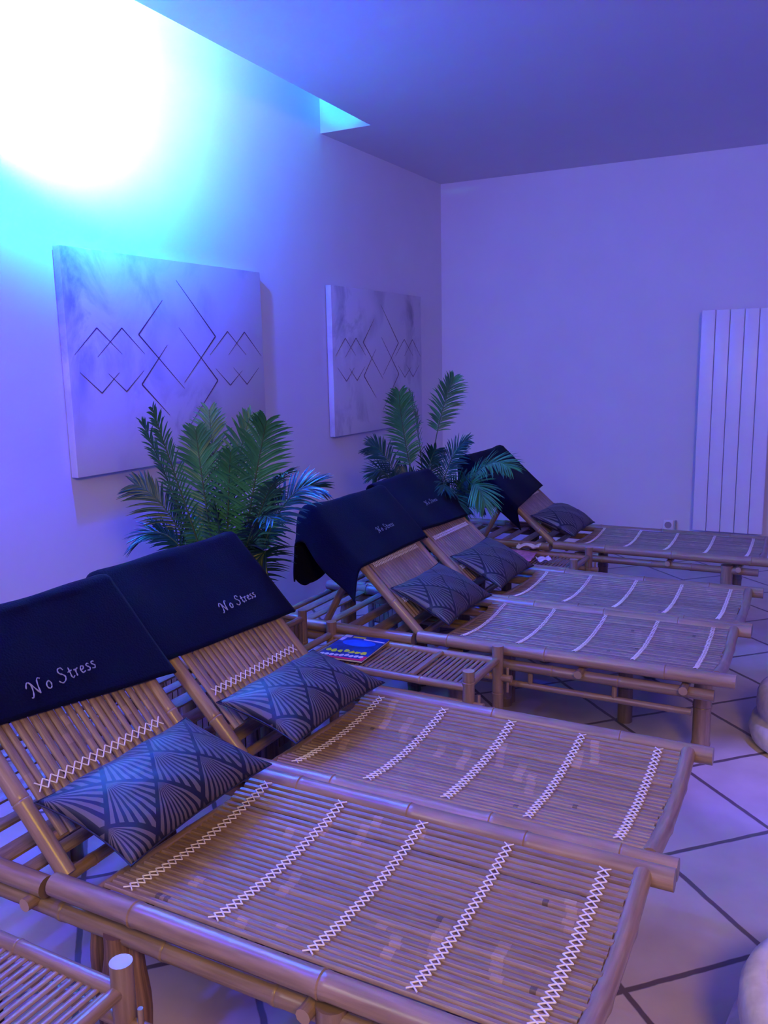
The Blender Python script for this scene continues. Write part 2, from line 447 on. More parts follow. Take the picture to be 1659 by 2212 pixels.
# ------------------------------------------------------------------ radiator, socket, pipe
t = thing('radiator', 'tall white vertical panel radiator on the far wall', 'radiator', (1.98, D - 0.09, 0.19))
x = 1.775
for i in range(5):
    b = MB(); rbox(b, (x + 0.0012, D - 0.106, 0.195), (x + 0.0805, D - 0.076, 1.562), 0.005); build('panel', b, M['radiator'], t)
    x += 0.0822
for z in (0.23, 1.50):
    b = MB(); rbox(b, (1.785, D - 0.076, z), (2.175, D - 0.045, z + 0.035), 0.004); build('header_pipe', b, M['radiator'], t)
    for xx in (1.84, 2.12):
        b = MB(); box(b, (xx - 0.012, D - 0.06, z + 0.004), (xx + 0.012, D - 0.001, z + 0.03)); build('wall_bracket', b, M['radiator'], t, smooth=False)
t = thing('wall_socket', 'small white wall socket left of the radiator, low on far wall', 'socket', (1.612, D, 0.165))
b = MB(); rbox(b, (1.58, D - 0.010, 0.165), (1.645, D, 0.232), 0.003)
build('face_plate', b, M['plastic'], t)
b = MB()
tube(b, [(1.612, D - 0.013, 0.199), (1.612, D - 0.009, 0.199)], 0.022, 24, captone=0.5); build('socket_insert', b, M['grey'], t)
b = MB(); tube(b, [(1.661, D - 0.02, 0.0), (1.661, D - 0.02, 0.235)], 0.006, 10); 
o = build('pipe_stub', b, M['grey'], None, (1.661, D - 0.02, 0.0)); o['label'] = 'thin grey pipe end rising beside the white wall socket'; o['category'] = 'pipe'

# ------------------------------------------------------------------ loungers
HX, HZ = 1.355, 0.392
BACK = [(48.0, 0.515), (46.0, 0.535), (44.5, 0.55), (42.5, 0.58), (41.0, 0.60)]      # tilt and length of each back rest
def back_axes(i):
    a = math.radians(BACK[i][0]); return Vector((-math.cos(a), 0, math.sin(a))), Vector((math.sin(a), 0, math.cos(a))), BACK[i][1]
WID = 0.485
LY = [0.932, 1.452, 2.434, 2.952, 3.968]
def lounger(idx, seed, label, tight, dark_legs, stretch=False, extra=0.0):
    rnd = random.Random(seed); random.seed(seed)
    y0 = LY[idx]; y1 = y0 + WID; DD, NN, BL = back_axes(idx)
    t = thing('bamboo_lounger', label, 'lounger', (1.5, (y0 + y1) / 2, 0), 'bamboo loungers in a row')
    r = 0.0205
    for y in (y0, y1):
        b = MB(); pole(b, (1.362, y, 0.398), (2.335, y, 0.398), r, rnd, 0.30, 16); build('side_rail', b, M['pole'], t)
        b = MB(); pole(b, (0.715, y, 0.386), (1.342, y, 0.386), r * 0.95, rnd, 0.26, 16, captone=0.7); build('head_rail', b, M['pole'], t)
        b = MB(); pole(b, (0.70, y + 0.004, 0.347), (2.28, y + 0.004, 0.347), 0.0165, rnd, 0.2, 12, tone=0.8); build('lower_rail', b, M['pole'], t)
    # cross bars under the mat, ends poking out past the lower rail
    for x in (0.727, 1.315, 1.445, 1.90, 2.20):
        b = MB()
        if x == 1.445: pole(b, (1.425, y0 - 0.0, 0.381), (1.462, y1 - 0.01, 0.384), 0.0105, rnd, 0.2, 10, tone=0.9)
        else: pole(b, (x, y0 - (0.030 if idx in (0, 2, 4) else 0.004), 0.360), (x, y1 + 0.004, 0.360), 0.0125, rnd, 0.22, 10, tone=0.85, captone=1.25)
        build('cross_bar', b, M['pole'], t)
    # planks of the head end
    for x in (0.80, 0.88, 0.97, 1.07, 1.17, 1.25):
        b = MB(); w = rnd.uniform(0.034, 0.055)
        strip(b, (x, y0 + 0.015, 0.372), (x, y1 - 0.015, 0.372), Vector((1, 0, 0)), Vector((0, 0, 1)), w, 0.010, rnd.uniform(0.85, 1.1), rnd.uniform(0, 9))
        build('head_plank', b, M['slat'], t)
    # foot bar, bowed
    b = MB(); pts = []; rs = []
    for i in range(25):
        u = i / 24; pts.append((2.283, y0 + 0.012 + (WID - 0.024) * u, 0.402 - 0.028 * math.sin(PI * u)))
        rs.append(0.0165 * (1.12 if i in (8, 17) else 1.0))
    tube(b, pts, rs, 14); build('foot_bar', b, M['pole'], t)
    # seat mat
    n = 27 if not tight else 24
    ys0, ys1 = y0 + 0.026, y1 - 0.026
    sag = 0.020
    def zat(y):
        u = (y - ys0) / (ys1 - ys0); return 0.403 - sag * 4 * u * (1 - u)
    def slopev(y):
        u = (y - ys0) / (ys1 - ys0); s = -sag * 4 * (1 - 2 * u) / (ys1 - ys0)
        return Vector((0, 1, s)).normalized(), Vector((0, -s, 1)).normalized()
    b = MB(); pitch = (ys1 - ys0) / n
    clusters = [(rnd.uniform(0.06, 0.94), rnd.randint(1, n - 3), rnd.randint(1, 6), rnd.choice((1.35, 1.45, 1.4))) for _ in range(15)]
    knots = [(rnd.uniform(0.05, 0.95), rnd.randint(0, n - 1)) for _ in range(5)]
    for i in range(n):
        y = ys0 + (i + 0.5) * pitch; sd, up = slopev(y)
        gap = 0.0040 if not tight else 0.0007
        xs = 1.452 + rnd.uniform(-0.004, 0.004); xe = 2.272 + rnd.uniform(-0.004, 0.004)
        pt = []
        for cx_, ci, ln, k in clusters:
            if ci <= i < ci + ln:
                tt = cx_ + (i - ci) * -0.004; pt.append((tt, tt + 0.024, k if not tight else 1.15))
        for kx, ki in knots:
            if ki == i: pt.append((kx, kx + 0.012, 0.45))
        pt2 = []; last = 0
        for q in sorted(pt):
            if q[0] > last + 0.004: pt2.append(q); last = q[1]
        tone = rnd.uniform(0.82, 1.12) if not tight else rnd.uniform(0.74, 1.12)
        dz = rnd.uniform(-0.0012, 0.0012)
        slat_run(b, (xs, y, zat(y) - 0.001 + dz), (xe, y, zat(y) + dz), sd, up, pitch - gap, 0.0065, tone, pt2, rnd)
    build('slat_mat', b, M['slat'], t)
    # cord stitches across the mat
    cr = 0.0015 if not tight else 0.0009
    for x in (1.502, 1.688, 1.870, 2.045, 2.222):
        b = MB(); dx = rnd.uniform(0.0085, 0.0105); m_ = n - 1
        if tight: dx = 0.0065
        step = pitch if not tight else pitch * 0.62
        k = int((ys1 - ys0 - pitch) / step)
        for i in range(k):
            ya = ys0 + pitch * 0.5 + i * step; yb = ya + step
            xo = x + 0.0 + rnd.uniform(-0.001, 0.001)
            for sg in (-1, 1):
                A = Vector((xo - sg * dx, ya, zat(ya) + 0.0085)); B = Vector((xo + sg * dx, yb, zat(yb) + 0.0085))
                mid = (A + B) / 2 + Vector((0, 0, 0.0012))
                tube(b, [A, mid, B], cr, 5)
        build('cord_stitching', b, M['cord'], t, label='white cord cross stitching over the mat')
    # back rest
    PV = Vector((HX, 0, HZ))
    for y in (y0 + 0.036, y1 - 0.036):
        b = MB(); P = PV + Vector((0, y, 0)); pole(b, P, P + DD * BL, 0.0165, rnd, 0.22, 14); build('back_pole', b, M['pole'], t)
    for s_ in (0.075, BL - 0.01):
        b = MB(); P = PV + DD * s_; pole(b, P + Vector((0, y0 + 0.03, -0.004)), P + Vector((0, y1 - 0.03, -0.004)), 0.010, rnd, 0.2, 10); build('back_crossbar', b, M['pole'], t)
    b = MB(); nb = 19 if not tight else 20
    a0, a1 = y0 + 0.056, y1 - 0.056; pt_ = (a1 - a0) / nb
    for i in range(nb):
        y = a0 + (i + 0.5) * pt_
        jit = rnd.uniform(-0.5, 0.5) * (0.0035 if not tight else 0.0006)
        P = PV + Vector((0, y + jit, 0)) + NN * 0.008
        pts = [(tt, tt + 0.05, 1.25) for tt in ([rnd.uniform(0.1, 0.9)] if rnd.random() < 0.5 else [])]
        s0 = 0.065 + rnd.uniform(-0.004, 0.004)
        w = pt_ * (rnd.uniform(0.72, 0.93) if not tight else 0.96)
        slat_run(b, P + DD * s0, P + DD * (BL - 0.005), Vector((0, 1, 0)), NN, w, 0.006, rnd.uniform(0.8, 1.12), pts, rnd)
    build('back_slats', b, M['slat'], t)
    for s_ in ((0.165, 0.345, 0.52) if not tight else (0.13, 0.288, 0.45)):
        b = MB(); step = pt_ * (1.0 if not tight else 0.6); k = int((a1 - a0 - pt_) / step)
        for i in range(k):
            ya = a0 + pt_ * 0.5 + i * step; yb = ya + step
            for sg in (-1, 1):
                A = PV + DD * (s_ - sg * 0.010) + NN * 0.0165 + Vector((0, ya, 0)); B = PV + DD * (s_ + sg * 0.010) + NN * 0.0165 + Vector((0, yb, 0))
                tube(b, [A, B], cr, 5)
        build('cord_stitching', b, M['cord'], t)
    # prop behind the back rest
    for y in (y0 + 0.035, y1 - 0.035):
        P = PV + DD * 0.33 + Vector((0, y, 0)) - NN * 0.022
        b = MB(); pole(b, P, (0.985, y, 0.395), 0.0125, rnd, 0.2, 10, tone=0.75); build('back_prop', b, M['pole'], t)
    # legs
    for y, s_ in ((y0 + 0.004, 1), (y1 - 0.004, -1)):
        for x in ((1.49, 2.15) if extra else ((1.49,) if stretch == 'centre' else (1.49, 1.93))):
            b = MB()
            if dark_legs and x < 1.6:
                for dx, dy, rr in ((-0.038, 0.012 * s_, 0.020), (0.012, -0.004 * s_, 0.027), (0.040, 0.012 * s_, 0.018)):
                    pts = []; rs = []
                    for i in range(15):
                        u = i / 14; z = 0.35 * (1 - u)
                        pts.append((x + dx * (1 - 0.15 * u) + 0.004 * math.sin(9 * u + dx * 90), y + dy, z))
                        rs.append(rr * (0.82 + 0.30 * math.sin(PI * min(1, u * 1.25)) + 0.05 * math.sin(17 * u + dx * 200)))
                    tube(b, pts, rs, 12, rnd.uniform(0.7, 1.25))
                build('leg', b, M['root'], t, label='dark gnarled clustered culm leg')
            else:
                pole(b, (x, y, 0.37), (x, y, 0.0), 0.026, rnd, 0.14, 14, tone=0.8); build('leg', b, M['pole'], t)
        b = MB(); pole(b, (0.80, y, 0.36), (0.80, y, 0.0), 0.022, rnd, 0.14, 12, tone=0.7); build('leg', b, M['pole'], t)
        b = MB(); pole(b, (1.115, y + 0.012 * s_, 0.375), (1.115, y + 0.012 * s_, 0.0), 0.026, rnd, 0.14, 12, tone=0.5); build('leg', b, M['root'], t)
    if stretch == 'centre':
        b = MB(); pole(b, (2.212, y0 + 0.335, 0.375), (2.212, y0 + 0.335, 0.0), 0.028, rnd, 0.14, 14, tone=0.85); build('leg', b, M['pole'], t)
    if stretch:
        for y in (y0 + 0.012, y1 - 0.012):
            b = MB(); pole(b, (1.14, y, 0.285), (2.22, y, 0.285), 0.010, rnd, 0.2, 10, tone=0.85); build('stretcher', b, M['pole'], t)
            for x in (1.74, 2.0):
                b = MB(); pole(b, (x, y, 0.345), (x, y, 0.285), 0.008, rnd, 0.2, 8, tone=0.8); build('strut', b, M['pole'], t)
    return t
lounger(0, 11, 'bamboo lounger nearest the camera, widely gapped slats, dark clustered legs, large patterned cushion', False, True)
lounger(1, 23, 'bamboo lounger pushed against the nearest one, second from the camera', False, True)
lounger(2, 37, 'pale bamboo lounger just beyond the tray table with the magazine, tight flat slats', True, False, 'centre')
lounger(3, 41, 'bamboo lounger adjoining the middle one, its far side beside the table with loose papers', True, False, True)
lounger(4, 53, 'bamboo lounger farthest away, standing along the far wall before the radiator', True, False, False, 1)

# ------------------------------------------------------------------ towels
def stroke_text(mb, origin, ux, uy, nrm, h, segs_w=0.0022):
    """hand drawn chancery lettering reading 'No Stress' in embroidery strokes"""
    L = [ # each glyph: (advance, [polylines]) in units of cap height
        (1.25, [[(-0.12,0.62),(-0.02,0.85),(0.12,0.98),(0.24,0.90),(0.30,0.60),(0.20,0.15),(0.06,-0.10),(-0.06,-0.05)],[(0.24,0.95),(0.42,0.55),(0.62,0.10),(0.70,0.0)],[(0.70,0.0),(0.74,0.45),(0.84,0.88),(0.98,1.0),(1.10,0.92)]]),
        (1.10, [[(0.32,0.52),(0.14,0.42),(0.08,0.18),(0.20,0.0),(0.38,0.08),(0.46,0.32),(0.36,0.52),(0.22,0.50)]]),
        (0.85, [[(0.62,0.80),(0.52,0.98),(0.32,1.0),(0.20,0.84),(0.26,0.64),(0.46,0.48),(0.56,0.28),(0.44,0.06),(0.20,-0.04),(0.02,0.08),(-0.04,0.20)]]),
        (0.50, [[(0.20,0.80),(0.18,0.40),(0.16,0.10),(0.26,0.0),(0.38,0.08)],[(0.02,0.50),(0.36,0.54)]]),
        (0.48, [[(0.04,0.46),(0.14,0.50),(0.12,0.20),(0.10,0.0)],[(0.12,0.30),(0.24,0.48),(0.38,0.50)]]),
        (0.50, [[(0.06,0.24),(0.28,0.30),(0.36,0.42),(0.26,0.52),(0.12,0.44),(0.06,0.20),(0.16,0.02),(0.36,0.08)]]),
        (0.46, [[(0.36,0.46),(0.22,0.52),(0.12,0.42),(0.22,0.28),(0.32,0.16),(0.22,0.0),(0.04,0.06)]]),
        (0.46, [[(0.36,0.46),(0.22,0.52),(0.12,0.42),(0.22,0.28),(0.32,0.16),(0.22,0.0),(0.04,0.06)]]),
    ]
    x = 0.0
    for gi, (adv, pls) in enumerate(L):
        for pl in pls:
            pts = []
            for i in range(len(pl) - 1):                       # Catmull-Rom smoothing
                p0 = pl[max(i-1, 0)]; p1 = pl[i]; p2 = pl[i+1]; p3 = pl[min(i+2, len(pl)-1)]
                for k in range(3):
                    u = k / 3.0
                    f = lambda a, b_, c, d: 0.5 * ((2*b_) + (-a + c)*u + (2*a - 5*b_ + 4*c - d)*u*u + (-a + 3*b_ - 3*c + d)*u**3)
                    pts.append((f(p0[0],p1[0],p2[0],p3[0]), f(p0[1],p1[1],p2[1],p3[1])))
            pts.append(pl[-1])
            P3 = [origin + ux * ((x + a + 0.12 * c) * h) + uy * (c * h) + nrm * 0.0015 for a, c in pts]
            rs = [segs_w * (0.6 + 0.7 * abs(math.sin(i * 0.9 + gi))) for i in range(len(P3))]
            tube(mb, P3, rs, 6)
        x += adv
    return x
def towel(idx, label, near_ov, far_ov, tl0, tl1, back, seed, text=None, amp=0.004, flare=0.0, sw=0.00125):
    y0 = LY[idx]; y1 = y0 + WID; rnd = random.Random(seed)
    DD, NN, BL = back_axes(idx); PV = Vector((HX, 0, HZ)); BL += 0.004
    ya, yb = y0 - near_ov, y1 + far_ov
    nu = 60; nv = 56
    ph = [rnd.uniform(0, 6) for _ in range(6)]
    ye0, ye1 = y0 - 0.012, y1 + 0.012
    def P(u, v):
        w = ya + (yb - ya) * u
        tl = tl0 + (tl1 - tl0) * u
        front = BL - tl; arc = 0.05
        over = max(0, ye0 - w, w - ye1)
        bk = back * (1 - 0.55 * min(1, over / 0.13) ** 1.5) if flare else back
        tot = front + arc + bk
        s = v * tot
        top = PV + DD * BL
        off = 0.0275
        rip = amp * (math.sin(w * 23 + ph[0] + v * 2) * 0.5 + math.sin(w * 11 + ph[1] - v * 5) * 0.7 + 0.5 * math.sin(v * 9 + ph[2] + w * 8))
        if s < front:
            p = PV + DD * (tl + s) + NN * (off + max(-0.003, rip)); nr = NN
        elif s < front + arc:
            a = (s - front) / arc; th = a * (PI - 0.55)
            c = top + NN * 0.002
            nr = (NN * math.cos(th) + DD * math.sin(th)); p = c + nr * (off + max(-0.002, rip))
        else:
            th = PI - 0.55; nr = (NN * math.cos(th) + DD * math.sin(th)); q = s - front - arc
            p = top + NN * 0.002 + nr * (off + rip) + Vector((0.02 * math.sin(q * 8), 0, -1)).normalized() * q * 0.97 + Vector((-0.012 * math.sin(w * 16 + ph[3]) * q * 6, 0, 0))
        y = w; dz = 0.0; dxx = 0
        rad = 0.022
        for sg, e in ((-1, ye0), (1, ye1)):
            o = (w - e) * sg
            if o > 0:
                a = min(o / rad, PI / 2)
                y = e + sg * rad * math.sin(a)
                dz = -rad * (1 - math.cos(a)) - max(0, o - rad * PI / 2) * 0.97
                fl = flare * (1 - v * 0.55)
                y += sg * fl * max(0, o - 0.02); dz *= (1 - 0.35 * fl)
                y += sg * 0.010 * math.sin(v * 11 + ph[4]) * min(1, o * 9)
                dxx = -0.25 * max(0, o - 0.05) * (0.5 - v) * -1.0
        return Vector((p.x + dxx, y, p.z + dz))
    b = MB()
    g = [[b.bm.verts.new(P(i / nu, j / nv)) for j in range(nv + 1)] for i in range(nu + 1)]
    for i in range(nu):
        for j in range(nv):
            face(b, [g[i][j], g[i+1][j], g[i+1][j+1], g[i][j+1]])
    top = PV + DD * BL
    t = thing('towel', label, 'towel', (top.x, (y0 + y1) / 2, top.z), 'navy towels over the back rests')
    o = build('cloth', b, M['towel'], t, autos=180)
    md = o.modifiers.new('thick', 'SOLIDIFY'); md.thickness = 0.007 * S; md.offset = 0
    if text:
        (s_, yy, h, tilt) = text
        b = MB(); ux = (Vector((0, 1, 0)) * math.cos(tilt) + DD * math.sin(tilt)); uy = (DD * math.cos(tilt) - Vector((0, 1, 0)) * math.sin(tilt))
        stroke_text(b, PV + DD * s_ + NN * (0.0275 + (0.0075 if idx < 2 else 0.0095)) + Vector((0, yy, 0)), ux, uy, NN, h, sw)
        build('embroidered_text', b, M['thread'], t, label='grey embroidered lettering')
    return t
towel(0, 'navy towel with lettering over the back rest of the nearest lounger', 0.02, 0.02, 0.315, 0.245, 0.25, 1, (0.325, 1.080, 0.031, 0.03), 0.003)
towel(1, 'navy towel with lettering over the second back rest, in front of the brighter palm', 0.055, 0.02, 0.285, 0.255, 0.26, 2, (0.335, 1.700, 0.027, 0.03), 0.004)
towel(2, 'navy towel on the middle back rest, its corner hanging loose toward the tray table', 0.155, 0.03, 0.295, 0.30, 0.24, 3, (0.385, 2.645, 0.023, 0.03), 0.005, 0.55, 0.0006)
towel(3, 'navy towel on the fourth back rest, in front of the darker palm', 0.02, 0.03, 0.335, 0.315, 0.22, 4, (0.425, 3.14, 0.021, 0.03), 0.004, 0.0, 0.0005)
towel(4, 'navy towel on the back rest by the far wall, partly hidden by palm leaves', 0.13, 0.02, 0.235, 0.30, 0.26, 5, None, 0.004)

# ------------------------------------------------------------------ cushions
def cushion(c, u, v, hu, hv, puff, label):
    c = Vector(c); u = Vector(u).normalized(); v = Vector(v); v = (v - u * v.dot(u)).normalized(); n = u.cross(v)
    if n.z < 0: n = -n
    b = MB(); NU, NV = 44, 30
    def P(a, q, sg):
        pin = 1 - 0.055 * (1 - abs(a) ** 2) ; pin2 = 1 - 0.09 * (1 - abs(q) ** 2)
        th = puff * ((1 - abs(a) ** 2.6) ** 0.62) * ((1 - abs(q) ** 2.4) ** 0.62)
        wr = 0.0025 * math.sin(a * 9 + q * 7) * (1 - abs(a)) + 0.002 * math.sin(q * 23 + a * 3) * abs(a) * (1 - abs(a))
        return c + u * (a * hu * (1 - 0.07 * (1 - q * q))) + v * (q * hv * (1 - 0.09 * (1 - a * a))) + n * (sg * (th * (1.0 if sg > 0 else 0.8) + (wr if th > 0.01 else 0)))
    for sg in (1, -1):
        g = [[b.bm.verts.new(P(2*i/NU-1, 2*j/NV-1, sg)) for j in range(NV + 1)] for i in range(NU + 1)]
        for i in range(NU):
            for j in range(NV):
                ii = [(i, j), (i+1, j), (i+1, j+1), (i, j+1)]
                face(b, [g[a][q] for a, q in ii], [((2*a/NU-1) * hu, -(2*q/NV-1) * hv) for a, q in ii])
    bmesh.ops.remove_doubles(b.bm, verts=b.bm.verts[:], dist=0.0006)
    t = thing('cushion', label, 'cushion', c - Vector((0, 0, puff)), 'dark fan-patterned cushions')
    build('cushion_cover', b, M['fan'], t, autos=180)
    b = MB(); pts = []
    for k in range(0, 200):
        f = k / 200 * 4; sd = int(f); w = (f - sd) * 2 - 1
        a, q = [(w, -1), (1, w), (-w, 1), (-1, -w)][sd]
        pts.append(P(a, q, 1))
    pts.append(pts[0]); tube(b, pts, 0.0018, 5, caps=False)
    build('piping', b, M['navyfab'], t)
M['navyfab'] = plain('dark_edge_fabric', (0.012, 0.010, 0.03), 0.7, noise=0.2)
cushion((1.408, 1.165, 0.492), (0, 1, 0), (-1, 0, 0.27), 0.205, 0.118, 0.052, 'dark fan-patterned cushion on the nearest lounger, pattern clearest of all')
cushion((1.412, 1.675, 0.492), (0.02, 1, 0), (-1, 0, 0.25), 0.203, 0.115, 0.054, 'dark cushion on the second lounger, bright fans at its near end')
cushion((1.352, 2.660, 0.492), (0, 1, 0), (-1, 0, 0.48), 0.198, 0.118, 0.050, 'dark cushion on the middle lounger past the tray table')
cushion((1.346, 3.178, 0.488), (0, 1, 0), (-1, 0, 0.50), 0.198, 0.118, 0.050, 'dark cushion on the fourth lounger, near the loose papers')
cushion((1.352, 4.170, 0.490), (0, 1, 0), (-1, 0, 0.40), 0.200, 0.118, 0.060, 'plain-looking dark cushion on the farthest lounger against the far wall')

# ------------------------------------------------------------------ tray tables
def tray_table(x0, x1, y0, y1, z, label, seed, nsl, divider=None):
    rnd = random.Random(seed); random.seed(seed)
    t = thing('tray_table', label, 'side table', ((x0 + x1) / 2, (y0 + y1) / 2, 0), 'low bamboo tray tables between the loungers')
    for x in (x0, x1):
        for y in (y0, y1):
            b = MB(); pole(b, (x, y, 0), (x, y, z + 0.052), 0.0175, rnd, 0.15, 16, tone=0.85, captone=1.5); build('post', b, M['pole'], t)
    for y in (y0, y1):
        b = MB(); pole(b, (x0, y, z), (x1 - 0.005, y, z), 0.0125, rnd, 0.24, 12); build('long_rail', b, M['pole'], t)
        b = MB(); pole(b, (x0, y, z - 0.05), (x1 + 0.045, y, z - 0.05), 0.0115, rnd, 0.3, 12, captone=1.3); build('through_rail', b, M['pole'], t)
        b = MB(); tube(b, [(x1 + 0.032, y, z - 0.095), (x1 + 0.032, y, z - 0.015)], 0.0045, 8); build('locking_pin', b, M['slat'], t)
    for x in (x0, x1):
        b = MB(); pole(b, (x, y0, z + 0.008), (x, y1, z + 0.008), 0.0115, rnd, 0.24, 12, tone=0.9); build('end_rail', b, M['pole'], t)
    b = MB(); L = x1 - x0 - 0.035; p = L / nsl
    for i in range(nsl):
        x = x0 + 0.0175 + (i + 0.5) * p
        tube(b, [(x, y0 + 0.006, z - 0.004), (x, y1 - 0.006, z - 0.004)], p * 0.33, 8, rnd.uniform(0.85, 1.15))
    for v in b.bm.verts:
        v.co.z = z - 0.004 + (v.co.z - z + 0.004) * 0.6
    build('slat_top', b, M['slat'], t)
    if divider:
        b = MB(); strip(b, (divider, y0 + 0.012, z + 0.004), (divider, y1 - 0.012, z + 0.004), Vector((1, 0, 0)), Vector((0, 0, 1)), 0.016, 0.008, 1.1); build('divider_strip', b, M['slat'], t)
    return t
TZ = 0.372
tray_table(1.055, 1.655, 2.145, 2.385, TZ, 'low bamboo tray table between second and middle loungers, holding the colourful magazine', 3, 34, 1.47)
tray_table(1.03, 1.56, 3.60, 3.86, TZ, 'low bamboo tray table beside the fourth lounger, holding loose papers', 4, 30)
tray_table(1.02, 1.640, 0.50, 0.812, TZ, 'low bamboo tray table at the lower left corner, empty, before the nearest lounger', 5, 34)

# magazine with bright cover
zt = TZ + 0.014
t = thing('magazine', 'glossy colourful magazine with a blue cover and yellow title on the tray table', 'magazine', (1.21, 2.27, zt - 0.004))
MX = Matrix.Translation((1.205, 2.275, zt - 0.003)) @ Matrix.Rotation(math.radians(4), 4, 'Z')
def mplace(mb):
    for v in mb.bm.verts: v.co = MX @ v.co
b = MB(); box(b, (-0.078, -0.108, 0.0), (0.078, 0.108, 0.005)); mplace(b); build('pages', b, M['paper'], t, smooth=False)
b = MB(); box(b, (-0.080, -0.110, 0.005), (0.080, 0.110, 0.0062)); mplace(b); cov = build('cover', b, M['navyp'], t, smooth=False)
def patch(mb, pts, z=0.0062, th=0.0003):
    lo = [mb.bm.verts.new((x, y, z)) for x, y in pts]; hi = [mb.bm.verts.new((x, y, z + th)) for x, y in pts]
    face(mb, hi)
    for i in range(len(pts)): face(mb, [lo[i], lo[(i+1) % len(pts)], hi[(i+1) % len(pts)], hi[i]])
rn = random.Random(8)
b = MB(); patch(b, [(0.058 * math.cos(k * PI / 12), 0.040 + 0.030 * math.sin(k * PI / 12)) for k in range(24)]); mplace(b); build('blue_oval_print', b, M['blue'], cov, smooth=False)
b = MB()
for i in range(7):
    x = -0.066 + i * 0.0205; y = -0.045 + rn.uniform(-0.006, 0.006)
    patch(b, [(x + rn.uniform(-0.003, 0.003) + 0.009 * math.cos(k * PI / 4), y + (0.013 + rn.uniform(-0.005, 0.005)) * math.sin(k * PI / 4)) for k in range(8)])
mplace(b); build('title_print', b, M['yellow'], cov, smooth=False)
b = MB(); patch(b, [(-0.045, 0.086), (0.0, 0.086), (0.0, 0.098), (-0.045, 0.098)]); mplace(b); build('caption_print', b, M['yellow'], cov, smooth=False)
b = MB(); patch(b, [(-0.08, -0.11), (0.08, -0.11), (0.08, -0.098), (-0.08, -0.098)]); patch(b, [(0.066, -0.098), (0.08, -0.098), (0.08, -0.07), (0.070, -0.07)]); mplace(b); build('red_border_print', b, M['red'], cov, smooth=False)
b = MB()
for i in range(9):
    x = -0.070 + i * 0.0165; y = -0.082 + rn.uniform(-0.005, 0.005)
    patch(b, [(x + 0.008 * math.cos(k * PI / 3.5 + i), y + (0.010 + rn.uniform(-0.003, 0.003)) * math.sin(k * PI / 3.5 + i)) for k in range(7)], 0.0063)
patch(b, [(-0.078, 0.085), (-0.052, 0.085), (-0.052, 0.105), (-0.078, 0.105)]); patch(b, [(-0.078, 0.05), (-0.066, 0.05), (-0.062, 0.08), (-0.078, 0.08)])
patch(b, [(0.0, 0.074), (0.078, 0.066), (0.078, 0.074), (0.0, 0.082)], 0.0064)
mplace(b); build('pale_shape_print', b, M['paper'], cov, smooth=False)

# open magazine and folded paper on the second tray table
def sheet(name, label, cat, c, w, l, rot, bend, mat, seed, group=None, lift=0.0):
    rnd = random.Random(seed); b = MB(); n = 16
    R = Matrix.Translation(c) @ Matrix.Rotation(rot, 4, 'Z')
    def P(i, j):
        a = i / n - 0.5; q = j / n - 0.5
        z = bend * (abs(math.sin(a * 5 + seed)) * 0.6 + 0.5 * abs(math.sin(q * 6 + a * 3 + seed * 2))) + 0.001
        return R @ Vector((a * w, q * l, z))
    g = [[b.bm.verts.new(P(i, j)) for j in range(n + 1)] for i in range(n + 1)]
    for i in range(n):
        for j in range(n): face(b, [g[i][j], g[i+1][j], g[i+1][j+1], g[i][j+1]])
    o = build(name, b, mat, None, c); o['label'] = label; o['category'] = cat
    if group: o['group'] = group
    md = o.modifiers.new('thick', 'SOLIDIFY'); md.thickness = 0.002 * S; md.offset = 1
    return o
sheet('open_magazine', 'open magazine lying across the tray table between the two far loungers', 'magazine', Vector((1.22, 3.715, TZ + 0.012)), 0.24, 0.19, 0.15, 0.010, M['pinkp'], 1)
sheet('paper_sheet', 'crumpled white paper on the far side of the open magazine', 'paper', Vector((1.285, 3.815, TZ + 0.030)), 0.11, 0.06, 0.1, 0.022, M['paper'], 2)
sheet('paper_sheet', 'small folded white paper at the right end of the open magazine', 'paper', Vector((1.40, 3.68, TZ + 0.012)), 0.06, 0.07, 0.5, 0.016, M['paper'], 5)

# ------------------------------------------------------------------ planters with artificial palms
def planter(x0, x1, y0, y1, z, label, seed):
    rnd = random.Random(seed); random.seed(seed)
    t = thing('bamboo_planter', label, 'planter', ((x0 + x1) / 2, (y0 + y1) / 2, 0))
    for x in (x0, x1):
        for y in (y0, y1):
            b = MB(); pole(b, (x, y, 0), (x, y, z + 0.03), 0.015, rnd, 0.14, 12, tone=0.7); build('corner_post', b, M['pole'], t)
    for x in (x0, x1):
        b = MB(); pole(b, (x, y0, z), (x, y1, z), 0.011, rnd, 0.2, 10, tone=0.75); build('top_rail', b, M['pole'], t)
        b = MB(); n = 11
        for i in range(n):
            y = y0 + (y1 - y0) * (i + 0.5) / n
            strip(b, (x, y, 0.04), (x, y, z), Vector((0, 1, 0)), Vector((1, 0, 0)), (y1 - y0) / n * 0.85, 0.007, rnd.uniform(0.4, 0.7), rnd.uniform(0, 9))
        build('side_slats', b, M['slat'], t)
    for y in (y0, y1):
        b = MB(); pole(b, (x0, y, z), (x1, y, z), 0.011, rnd, 0.2, 10, tone=0.75); build('top_rail', b, M['pole'], t)
        b = MB(); n = 15
        for i in range(n):
            x = x0 + (x1 - x0) * (i + 0.5) / n
            strip(b, (x, y, 0.04), (x, y, z), Vector((1, 0, 0)), Vector((0, 1, 0)), (x1 - x0) / n * 0.85, 0.007, rnd.uniform(0.4, 0.7), rnd.uniform(0, 9))
        build('side_slats', b, M['slat'], t)
    b = MB(); box(b, (x0 + 0.01, y0 + 0.01, 0.03), (x1 - 0.01, y1 - 0.01, z - 0.05)); build('soil', b, M['soil'], t, smooth=False)
planter(0.60, 0.965, 2.03, 2.345, 0.435, 'dark bamboo slatted planter box holding the brighter palm', 5)
